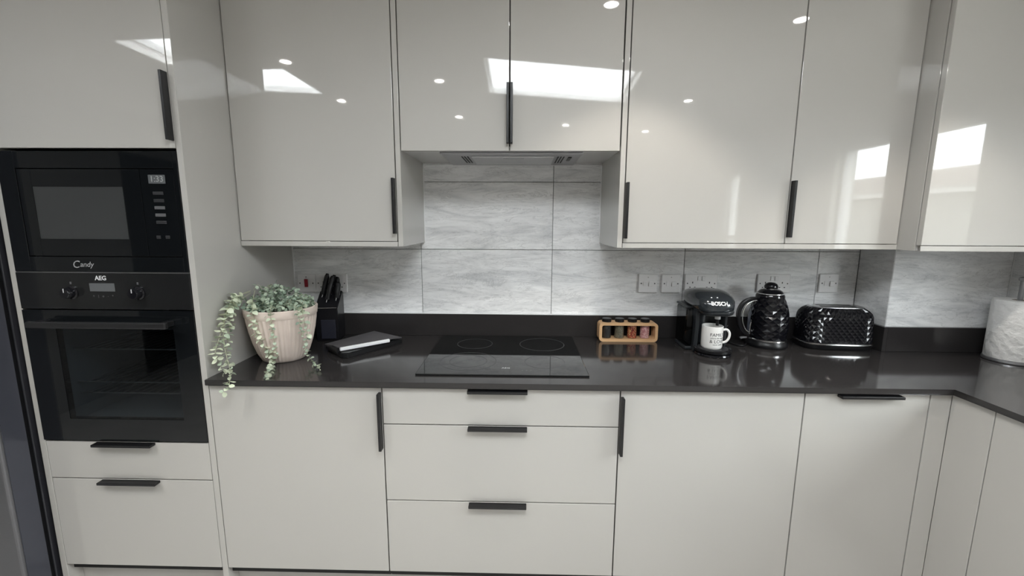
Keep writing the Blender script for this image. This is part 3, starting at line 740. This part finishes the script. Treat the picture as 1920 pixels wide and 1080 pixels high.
# ------------------------------------------------------------------ knife block and knives
def knife_block():
    rz = math.radians(8)
    base = Vector((-.835, -.085, ZWT))
    t = thing('knife_block', 'black knife block with slanted top standing behind the plant pot', 'knife block', base, None, rz)
    kb = M('black_block_lacquer', (.008, .008, .010), .3)
    # side profile in (y, z): leans back, slanted top
    prof = [(-.045, 0), (.055, 0), (.055, .205), (.040, .215), (-.055, .150), (-.050, .10)]
    bm = bmesh.new(); w = .048
    A = [bm.verts.new((-w, y, z)) for y, z in prof]; B = [bm.verts.new((w, y, z)) for y, z in prof]
    bm.faces.new(A); bm.faces.new(B)
    for i in range(len(prof)): bm.faces.new((A[i], A[(i+1) % 6], B[(i+1) % 6], B[i]))
    bmesh.ops.bevel(bm, geom=bm.edges[:], offset=.003, segments=2, affect='EDGES')
    link('block', finish(bm, 'block'), kb, t)
    lb('front_panel', M('blue_black_panel', (.022, .023, .034), .35), t, -.026, .036, -.0525, -.046, .012, .098, .002)
    tube('top_edge_trim', CHROME, t, [(-w+.003, -.0545, .1515), (w-.003, -.0545, .1515)], .0016, 8)
    bpy.context.view_layer.update()
    mw = t.matrix_world.copy()
    spots = [(-.030, .015, .165, .135, 'long black knife handle at the pot side of the knife block'), (-.004, -.012, .165, .150, 'thick black knife handle in the middle of the knife block'),
             (.024, .020, .125, .105, 'short black knife handle in the wall side row of the knife block'), (.034, -.004, .120, .100, 'smallest black knife handle at the outer edge of the knife block'), (.000, .037, .125, .100, 'black knife handle half hidden behind others in the knife block')]
    for x, y, zb_, L, lab in spots:
        zs = .150+(y+.055)*(.065/.095)
        k = thing('knife', lab, 'knife', mw @ Vector((x, y, zs)), 'knives in the block', rz)
        lean = Euler((math.radians(-16), math.radians(12 if x < .01 else 7), 0))
        n = 8; ringp = []
        bm = bmesh.new(); rings = []
        for i in range(n+1):
            u = i/n; L2 = L*.72
            wy = .0125+.003*math.sin(PI*u*1.6)+(.002 if i == n-1 else 0); wx = .0100+.0015*math.sin(PI*u)
            if i == n: wy *= .55; wx *= .6
            bend = -.010*u*u
            rings.append([bm.verts.new((wx*math.cos(2*PI*q/12), bend+wy*math.sin(2*PI*q/12), .002+u*L2)) for q in range(12)])
        for a, b in zip(rings, rings[1:]):
            for q in range(12): bm.faces.new((a[q], a[(q+1) % 12], b[(q+1) % 12], b[q]))
        bm.faces.new(rings[0]); bm.faces.new(rings[-1])
        h = link('handle', finish(bm, 'handle', True, 50), BLKPLASTIC, k); h.rotation_euler = lean
        bm = bmesh.new(); bm_box(bm, -.001, .001, -.009, .009, -.04, .004); b = link('blade', finish(bm, 'blade'), STEEL, k); b.rotation_euler = lean
        for u in (.25, .6): 
            c = cyl('rivet', STEEL, h, (.0108, -.010*u*u, .002+u*L*.72), .002, .0012, 10, 'x')
knife_block()

# ------------------------------------------------------------------ folded case on the worktop
def folio():
    z0 = ZWT
    t = thing('folded_case', 'dark grey and black flat case with white edge strip lying on worktop', 'case', (-.63, -.23, z0))
    cm = M('charcoal_fabric', (.085, .080, .084), .75, bump=(300, .25)); bk = M('black_case_body', (.008, .008, .009), .35)
    base = [(-.775, -.262), (-.668, -.372), (-.640, -.372), (-.492, -.150), (-.500, -.130), (-.640, -.060)]
    poly_prism('case_body', bk, t, base, z0+.0005, z0+.022, .004)
    # sloping cover flap on top
    bm = bmesh.new(); o = wl(t)
    top = [(-.780, -.272, .024), (-.694, -.335, .030), (-.520, -.205, .034), (-.486, -.170, .028), (-.640, -.075, .030)]
    A = [bm.verts.new((x-o.x, y-o.y, z)) for x, y, z in top]; B = [bm.verts.new((x-o.x, y-o.y, z+.005)) for x, y, z in top]
    bm.faces.new(A); bm.faces.new(B)
    for i in range(5): bm.faces.new((A[i], A[(i+1) % 5], B[(i+1) % 5], B[i]))
    bmesh.ops.bevel(bm, geom=bm.edges[:], offset=.0015, segments=2, affect='EDGES')
    link('cover_flap', finish(bm, 'cover_flap'), cm, t)
    bm = bmesh.new(); a = Vector((-.682, -.350, .030)); b = Vector((-.524, -.226, .033)); dr = (b-a).normalized(); nn = Vector((dr.y, -dr.x, 0))*.006
    vs = [bm.verts.new((q.x-o.x, q.y-o.y, q.z+h)) for h in (-.006, .007) for q in (a-nn, b-nn, b+nn, a+nn)]
    for q in ((0, 1, 2, 3), (4, 5, 6, 7), (0, 1, 5, 4), (1, 2, 6, 5), (2, 3, 7, 6), (3, 0, 4, 7)): bm.faces.new([vs[i] for i in q])
    bmesh.ops.bevel(bm, geom=bm.edges[:], offset=.002, segments=2, affect='EDGES')
    link('white_strip', finish(bm, 'white_strip', True, 35), M('white_strip_plastic', (.85, .86, .87), .4), t)
    tube('hinge_roll', bk, t, [Vector((-.765, -.275, z0+.018))-o, Vector((-.725, -.310, z0+.022))-o, Vector((-.688, -.348, z0+.020))-o], [.009, .012, .009], 12)
folio()

# ------------------------------------------------------------------ spice rack and jars
def spice_rack():
    x0, x1, y0, y1, z0, z1 = .380, .640, -.092, -.030, ZWT, ZWT+.086
    t = thing('spice_rack', 'small rounded bamboo rack holding four spice jars', 'spice rack', ((x0+x1)/2, (y0+y1)/2, z0))
    bam = M('bamboo_wood', hexc(214, 172, 128), .45, noise=(12, .12, (1, 6, 6)))
    def rr(hx, hz, r, n=6):
        out = []
        for cx_, cz_, a0 in ((hx-r, hz-r, 0), (-hx+r, hz-r, PI/2), (-hx+r, -hz+r, PI), (hx-r, -hz+r, 1.5*PI)):
            for k in range(n+1): a = a0+PI/2*k/n; out.append((cx_+r*math.cos(a), cz_+r*math.sin(a)))
        return out
    hx, hz = (x1-x0)/2, (z1-z0)/2; A = rr(hx, hz, .017); B = rr(hx-.012, hz-.012, .008)
    bm = bmesh.new(); hy = (y1-y0)/2; n = len(A)
    L = [[bm.verts.new((x, y, z+hz)) for x, z in P] for y in (-hy, hy) for P in (A, B)]
    for i in range(n):
        j = (i+1) % n
        bm.faces.new((L[0][i], L[0][j], L[1][j], L[1][i])); bm.faces.new((L[2][i], L[2][j], L[3][j], L[3][i]))
        bm.faces.new((L[0][i], L[0][j], L[2][j], L[2][i])); bm.faces.new((L[1][i], L[1][j], L[3][j], L[3][i]))
    link('frame', finish(bm, 'frame', True, 35), bam, t)
    for k in range(3):
        x = -.0945+.0575*(k+1)-.0287+.0287-.012; lb('divider', bam, t, x-.004, x+.004, -.004, hy, .0740, .0865, .001)
    glass = clear_mat('jar_glass', (.93, .95, .94))
    cont = [('black peppercorn spice jar with black lid in the bamboo rack', speckle_mat('peppercorns', [(.012, .011, .012), (.02, .018, .018), (.035, .03, .03)], 300)),
            ('spice jar of grey-beige ground herbs with black lid in bamboo rack', speckle_mat('dried_herbs', [hexc(110, 103, 88), hexc(128, 118, 100), hexc(90, 84, 70)], 400)),
            ('spice jar of red chilli flakes with black lid in bamboo rack', speckle_mat('chilli_flakes', [hexc(140, 50, 40), hexc(176, 84, 60), hexc(110, 36, 30), hexc(206, 160, 110)], 260)),
            ('spice jar of pink salt with black lid in bamboo rack', speckle_mat('pink_salt', [hexc(206, 150, 150), hexc(222, 180, 178), hexc(180, 118, 122)], 260))]
    for k, (lab, cm) in enumerate(cont):
        x = x0+.037+k*.0575; y = (y0+y1)/2
        j = thing('spice_jar', lab, 'jar', (x, y, z0+.0123), 'jars in the spice rack')
        link('glass_body', finish(lathe([(0, 0), (.0205, 0), (.0220, .002), (.0220, .064), (.019, .070), (.017, .074)], 28, False), 'glass_body', True, 40), glass, j)
        link('contents', finish(lathe([(0, .0015), (.0202, .0015), (.0202, .060), (0, .061)], 24, False), 'contents', True, 40), cm, j)
        cyl('lid', BLKPLASTIC, j, (0, 0, .0725), .0205, .0165, 28, bevel=.0015)
spice_rack()

# ------------------------------------------------------------------ coffee machine and mug
def superbox(name, mat, parent, c, h, p=3.0, nu=32, nv=16, fun=None):
    """superellipsoid"""
    bm = bmesh.new(); rings = []
    def sg(v, e): return math.copysign(abs(v)**e, v)
    e = 2/p
    for i in range(1, nv):
        ph = -PI/2+PI*i/nv; rg = []
        for j in range(nu):
            th = 2*PI*j/nu
            q = Vector((h[0]*sg(math.cos(ph), e)*sg(math.cos(th), e), h[1]*sg(math.cos(ph), e)*sg(math.sin(th), e), h[2]*sg(math.sin(ph), e)))
            if fun: q = fun(q)
            rg.append(bm.verts.new(Vector(c)+q))
        rings.append(rg)
    for a, b in zip(rings, rings[1:]):
        for j in range(nu): bm.faces.new((a[j], a[(j+1) % nu], b[(j+1) % nu], b[j]))
    bm.faces.new(rings[0]); bm.faces.new(rings[-1])
    return link(name, finish(bm, name, True, 60), mat, parent)
def coffee_machine():
    t = thing('coffee_machine', 'black pod coffee machine with domed head between spice rack and kettle', 'coffee machine', (.812, -.17, ZWT))
    shell = M('blue_black_gloss_plastic', (.020, .024, .028), .12, coat=.5); mat2 = M('dark_matt_shell', (.022, .025, .028), .28)
    # body: column with concave front (U-shaped plan), local coordinates, front is -y
    def plan(s=1.):
        P = []
        for k in range(13): a = PI*k/12; P.append((.062*math.cos(a)*s, .055+.055*math.sin(a)))       # back
        P += [(-.064*s, -.055), (-.052*s, -.062)]
        for k in range(9): a = PI-PI*k/8; P.append((.044*math.cos(a)*s, -.045+.035*math.sin(a)))
        P += [(.052*s, -.062), (.064*s, -.055)]
        return P
    bm = bmesh.new(); rg = []
    for z, s in ((.004, 1.08), (.02, 1.06), (.10, 1.0), (.185, 1.02)): rg.append([bm.verts.new((x, y, z)) for x, y in plan(s)])
    n = len(rg[0])
    for a, b in zip(rg, rg[1:]):
        for i in range(n): bm.faces.new((a[i], a[(i+1) % n], b[(i+1) % n], b[i]))
    bm.faces.new(rg[0]); bm.faces.new(rg[-1])
    link('body', finish(bm, 'body', True, 50), mat2, t)
    def shape(q):
        # tapering towards the back, upper dome flatter at the front
        f = 1-.10*max(0, q.y/.13); g_ = 1-.25*max(0, q.y/.13); q = Vector((q.x*f, q.y, q.z*g_))
        if q.z < 0: q.z *= .75
        q.z += -.018*max(0, -q.y/.13)**2
        return q
    hd = superbox('head', shell, t, (-.006, -.008, .213), (.083, .134, .047), 3.0, 40, 18, shape)
    superbox('head_collar', mat2, t, (0, -.070, .180), (.066, .070, .020), 3.0, 32, 10)
    cyl('nozzle_housing', M('silver_nozzle', (.62, .63, .64), .3), t, (.004, -.098, .148), .011, .022, 20, bevel=.001)
    cyl('spout', BLKPLASTIC, t, (.004, -.098, .122), .006, .028, 16)
    # removable tank at the left rear
    tank = clear_mat('smoked_water_tank', (.35, .36, .37)); 
    tk = lb('water_tank', tank, t, -.094, -.064, -.035, .085, .016, .178, .008)
    lb('tank_lid', mat2, tk, -.096, -.063, -.037, .087, .1785, .188, .004)
    lb('tank_base', mat2, t, -.094, -.060, -.035, .085, .002, .0155, .004)
    # drip tray on a round foot
    for nm, pr, m_ in (('foot', [(0, 0), (.070, 0), (.072, .004), (.070, .010), (0, .010)], BLKGLOSS), ('drip_tray', [(0, .0105), (.066, .0105), (.071, .016), (.072, .026), (.068, .028), (.064, .024), (0, .024)], BLKPLASTIC)):
        link(nm, finish(lathe(pr, 44, False), nm, True, 35), m_, t, (0, -.082, 0))
    g = bmesh.new()
    for k in range(-5, 6):
        hx = math.sqrt(max(0, .058**2-(.010*k)**2)); bm_box(g, -hx, hx, .010*k-.002, .010*k+.002, .0242, .0268)
    link('drip_grid', finish(g, 'drip_grid'), M('grey_drip_grid', (.07, .07, .075), .25, .5), t, (0, -.082, 0))
    # lettering and indicator lights on the head front
    me = text_mesh('BOSCH', .0195, extrude=.0004, bold=.0004)
    from mathutils.bvhtree import BVHTree
    hb = bmesh.new(); hb.from_mesh(hd.data); bvh = BVHTree.FromBMesh(hb); hb.free()
    def on_head(x, z, off):
        h = bvh.ray_cast(Vector((x, -1, z)), Vector((0, 1, 0)))[0]
        return Vector((x, (h.y if h else -.14)-off, z))
    for v in me.vertices: v.co = on_head(v.co.x-.010, .2165+v.co.y, .0006+v.co.z)      # wrapped on the domed front
    link('wordmark', me, M('white_print', (.9, .9, .9), .4), hd)
    for x in (-.034, -.012): cyl('indicator_light', M('white_print', (.9, .9, .9), .4), hd, on_head(x, .237, -.001), .0028, .002, 12, 'y')
    tube('power_cable', BLKPLASTIC, t, smooth_path([(.03, .09, .02), (.05, .115, .006), (.075, .125, .004)], 6), .0035, 8)
coffee_machine()

def mug():
    zb = ZWT+.0269
    t = thing('mug', 'white mug with black lettering on the coffee machine drip tray', 'mug', (.806, -.252, zb), None, math.radians(0))
    wm = M('white_glazed_ceramic', (.80, .79, .77), .15)
    R, H = .0405, .092
    link('cup', finish(lathe([(0, 0), (.036, 0), (.0385, .003), (R, .010), (R, H-.001), (R-.0015, H), (R-.003, H-.001), (R-.0035, .008), (0, .005)], 48, False), 'cup', True, 40), wm, t)
    pts = [(R-.002, 0, .076), (R+.012, 0, .079), (R+.022, 0, .066), (R+.021, 0, .046), (R+.012, 0, .030), (R-.002, 0, .024)]
    h = tube('handle', wm, t, smooth_path(pts, 6), .0048, 10); h.rotation_euler = (0, 0, math.radians(-22))
    ink = M('black_mug_print', (.03, .03, .03), .5)
    for txt, size, z, sh, col in (('FAMILY', .0185, .060, 0, ink), ('where life begins', .0085, .047, .3, ink), ('& LOVE', .0185, .033, 0, ink), ('never ends', .0085, .021, .3, ink)):
        me = text_mesh(txt, size, extrude=.0002, shear=sh)
        for v in me.vertices:
            a = v.co.x/R + math.radians(-90+8); r = R+.00015+v.co.z
            v.co = Vector((r*math.cos(a), r*math.sin(a), z+v.co.y))
        link('lettering', me, col, t)
mug()

# ------------------------------------------------------------------ faceted kettle and toaster
def diamond_surface(ringfun, nr, nc):
    """staggered lattice of flat rhombus facets; ringfun(u, a) -> point, u in 0..1, a in 0..1 round"""
    bm = bmesh.new(); V = []
    for i in range(nr+1):
        V.append([bm.verts.new(ringfun(i/nr, ((j+.5*(i % 2))/nc) % 1.)) for j in range(nc)])
    for i in range(nr-1):
        for j in range(nc):
            if i % 2 == 0: l, r = V[i+1][j-1], V[i+1][j]
            else: l, r = V[i+1][j], V[i+1][(j+1) % nc]
            a, d_ = V[i][j], V[i+2][j]
            # rhombus a-r-d-l split with a raised centre ridge so that every facet reads
            c = (a.co+d_.co+l.co+r.co)/4; n = (r.co-l.co).cross(d_.co-a.co).normalized()
            m = bm.verts.new(c+n*DIA)
            for p, q in ((a, r), (r, d_), (d_, l), (l, a)): bm.faces.new((p, q, m))
    for j in range(nc):                                 # edge triangles
        bm.faces.new((V[0][j], V[0][(j+1) % nc], V[1][j]))
        i = nr
        if (nr-1) % 2 == 0: bm.faces.new((V[nr][j], V[nr][(j+1) % nc], V[nr-1][(j+1) % nc]))
        else: bm.faces.new((V[nr][j], V[nr][(j+1) % nc], V[nr-1][j]))
    return bm
DIA = -.0022
def kettle():
    global DIA
    t = thing('kettle', 'black diamond-faceted electric kettle with chrome trim beside the toaster', 'kettle', (1.105, -.115, ZWT))
    def R(u): return .0750+.004*math.sin(PI*min(1, u*1.2)) - .020*max(0, (u-.40)/.60)**2.6
    z0, z1 = .036, .214
    DIA = -.0018
    bm = diamond_surface(lambda u, a: Vector((R(u)*math.cos(2*PI*a), R(u)*math.sin(2*PI*a), z0+u*(z1-z0))), 14, 15)
    link('body', finish(bm, 'body'), BLKGLOSS, t)
    link('chrome_band', finish(lathe([(.076, .0285), (.0782, .0295), (.0782, .0345), (.0755, .0365)], 56, False), 'chrome_band', True, 40), CHROME, t)
    link('power_base', finish(lathe([(0, 0), (.080, 0), (.083, .004), (.083, .014), (.079, .020), (.0768, .0285), (0, .0285)], 56, False), 'power_base', True, 40), BLKPLASTIC, t)
    rt = R(1)
    link('shoulder', finish(lathe([(rt+.001, z1-.001), (rt+.0005, .221), (rt-.004, .229)], 48, False), 'shoulder', True, 40), BLKGLOSS, t)
    link('lid_ring', finish(lathe([(rt-.004, .2285), (rt-.0015, .2295), (rt-.002, .2320), (rt-.006, .2328)], 48, False), 'lid_ring', True, 40), CHROME, t)
    lid = link('lid', finish(lathe([(rt-.005, .2322), (rt-.011, .2405), (.036, .2465), (.024, .2490), (0, .250)], 48, False), 'lid', True, 60), BLKGLOSS, t)
    link('lid_knob', finish(lathe([(.020, .249), (.0265, .2535), (.0265, .262), (.022, .271), (.012, .2765), (0, .278)], 32, False), 'lid_knob', True, 50), BLKGLOSS, lid)
    link('knob_ring', finish(lathe([(.0265, .2480), (.0280, .2492), (.0280, .2510), (.020, .2515)], 32, False), 'knob_ring', True, 40), CHROME, lid)
    # spout on the right, handle on the left turned a little to the front
    bm = bmesh.new()
    q = [(rt+.000, -.020, .188), (rt+.000, .020, .188), (rt+.000, .017, .221), (rt+.000, -.017, .221), (rt+.020, 0, .217), (rt+.008, 0, .196)]
    v = [bm.verts.new(Vector((x-.004, y, z))) for x, y, z in q]
    for f in ((0, 1, 5), (1, 2, 4, 5), (2, 3, 4), (3, 0, 5, 4), (0, 1, 2, 3)): bm.faces.new([v[i] for i in f])
    sp = link('spout', finish(bm, 'spout'), BLKGLOSS, t); sp.rotation_euler = (0, 0, math.radians(10))
    def strap(name, pts, w, th, mat, parent, rotz):
        P = [Vector(p) for p in smooth_path(pts, 7)]; bm = bmesh.new(); rg = []
        for i, p in enumerate(P):
            tg = (P[min(i+1, len(P)-1)]-P[max(i-1, 0)]).normalized(); nrm = Vector((tg.z, 0, -tg.x)); s = Vector((0, 1, 0))
            rg.append([bm.verts.new(p+nrm*a*th/2+s*b*w/2) for a, b in ((1, .75), (1, -.75), (.4, -1), (-1, -.8), (-1, .8), (.4, 1))])
        for a, b in zip(rg, rg[1:]):
            for k in range(6): bm.faces.new((a[k], a[(k+1) % 6], b[(k+1) % 6], b[k]))
        bm.faces.new(rg[0]); bm.faces.new(rg[-1])
        o = link(name, finish(bm, name, True, 50), mat, parent); o.rotation_euler = (0, 0, rotz); return o
    rz = math.radians(-6)
    hp = [(-.052, 0, .205), (-.075, 0, .203), (-.105, 0, .186), (-.122, 0, .150), (-.120, 0, .105), (-.106, 0, .068), (-.084, 0, .048), (-.070, 0, .044)]
    h = strap('handle', hp, .024, .014, BLKPLASTIC, t, rz)
    tube('handle_trim', CHROME, h, smooth_path([(x+.003, -.0130, z) for x, y, z in [(-.055, 0, .199), (-.075, 0, .196), (-.099, 0, .180), (-.113, 0, .148), (-.112, 0, .106), (-.098, 0, .072), (-.084, 0, .058)]], 6), .0028, 8)
    w = strap('water_window', [(-.0555, 0, .196), (-.0745, 0, .140), (-.0785, 0, .090), (-.0775, 0, .050)], .026, .006, M('grey_window_strip', (.10, .11, .13), .2), t, rz)
    tube('window_trim', CHROME, w, smooth_path([(-.0535, -.0165, .197), (-.0700, -.0165, .140), (-.0765, -.0165, .090), (-.0765, -.0165, .050)], 6), .0022, 8)
    s = strap('switch_lever', [(-.083, 0, .032), (-.100, 0, .030), (-.108, 0, .027)], .018, .006, M('grey_switch', (.30, .30, .31), .3), t, rz)
    tube('power_cord', BLKPLASTIC, t, smooth_path([(-.078, .01, .006), (-.10, -.02, .004), (-.125, -.03, .004), (-.145, -.005, .004), (-.150, .05, .004)], 6), .0033, 8)
kettle()

def toaster():
    global DIA
    t = thing('toaster', 'wide black diamond-faceted toaster with chrome base strip in the corner', 'toaster', (1.383, -.120, ZWT), None, math.radians(-4))
    def plan(a, hx, hy, p=3.6):
        # arc-length-like parametrisation of a superellipse
        th = 2*PI*a; c, s = math.cos(th), math.sin(th); k = 2/p
        return math.copysign(abs(c)**k, c)*hx, math.copysign(abs(s)**k, s)*hy
    import bisect
    tab = []; L = 0; prev = None
    for i in range(721):
        x, y = plan(i/720, .142, .078)
        if prev: L += math.hypot(x-prev[0], y-prev[1])
        tab.append(L); prev = (x, y)
    def arc(a):
        q = (a % 1)*L; i = min(720, max(1, bisect.bisect_left(tab, q))); f = (q-tab[i-1])/max(1e-9, tab[i]-tab[i-1]); return (i-1+f)/720
    z0, z1 = .030, .176
    def pt(u, a):
        ins = .010*max(0, (u-.78)/.22)**2; ins2 = .018*max(0, (u-.66)/.34)**2.2 + .006*u
        x, y = plan(arc(a), .142-ins*1.4-ins2, .078-ins*.6-ins2*.8)
        return Vector((x, y, z0+u*(z1-z0)))
    DIA = -.0030
    link('shell', finish(diamond_surface(pt, 12, 36), 'shell'), BLKGLOSS, t)
    def loop(z, k, n=88): return [Vector((*plan(arc(i/n), .142+k, .078+k), z)) for i in range(n)]
    def band(name, levels, mat, cap=False):
        bm = bmesh.new(); R_ = [[bm.verts.new(p) for p in loop(z, k)] for z, k in levels]
        for a, b in zip(R_, R_[1:]):
            for i in range(88): bm.faces.new((a[i], a[(i+1) % 88], b[(i+1) % 88], b[i]))
        if cap: bm.faces.new(R_[0]); bm.faces.new(R_[-1])
        return link(name, finish(bm, name, True, 40), mat, t)
    band('chrome_strip', [(.0225, .000), (.0230, .002), (.0280, .002), (.0290, .000)], CHROME)
    band('base', [(0, -.006), (.004, -.002), (.0215, .001), (.0215, -.02)], BLKPLASTIC, True)
    top = band('top_plate', [(.1735, -.034), (.1765, -.0345), (.1785, -.038), (.1785, -.046)], M('grey_metal_top', (.45, .45, .46), .25, .9), True)
    for y in (-.016, .016): lb('bread_slot', SHADOWGAP, top, -.072, .072, y-.008, y+.008, .1765, .1790, .001)
    lb('lever', BLKPLASTIC, t, .139, .149, -.014, .014, .095, .110, .003)
    cyl('browning_dial', BLKPLASTIC, t, (.138, .0, .052), .014, .010, 24, 'x', .002)
toaster()

# ------------------------------------------------------------------ paper roll on a holder
def paper_roll():
    c = (1.945, -.300, ZWT)
    t = thing('paper_towel_holder', 'grey metal stand with upright pole holding the paper roll', 'holder', c)
    gm = M('grey_brushed_holder', (.30, .30, .31), .35, .8)
    link('base', finish(lathe([(0, 0), (.074, 0), (.0765, .003), (.075, .011), (.07, .0125), (0, .0125)], 48, False), 'base', True, 40), gm, t)
    cyl('pole', gm, t, (0, 0, .012), .0075, .303, 20)
    link('finial', finish(lathe([(.0075, .314), (.0125, .316), (.0135, .321), (.0125, .327), (.006, .330), (0, .331)], 28, False), 'finial', True, 50), gm, t)
    pm = M('embossed_white_paper', (.80, .79, .775), .85, bump=(38, 1.0, (1, 1, 1)), noise=(20, .03, (1, 1, 1)))
    r = thing('paper_roll', 'white kitchen paper roll on the metal stand in the corner', 'paper roll', (c[0], c[1], ZWT+.0128))
    link('paper', finish(lathe([(.022, 0), (.0715, 0), (.0725, .002), (.0725, .226), (.0715, .228), (.022, .228), (.022, 0)], 64, False), 'paper', True, 40), pm, r)
    link('cardboard_core', finish(lathe([(.0205, .001), (.0218, .001), (.0218, .227), (.0205, .227), (.0205, .001)], 32, False), 'cardboard_core', True, 40), M('brown_cardboard', (.25, .19, .14), .9), r)
paper_roll()
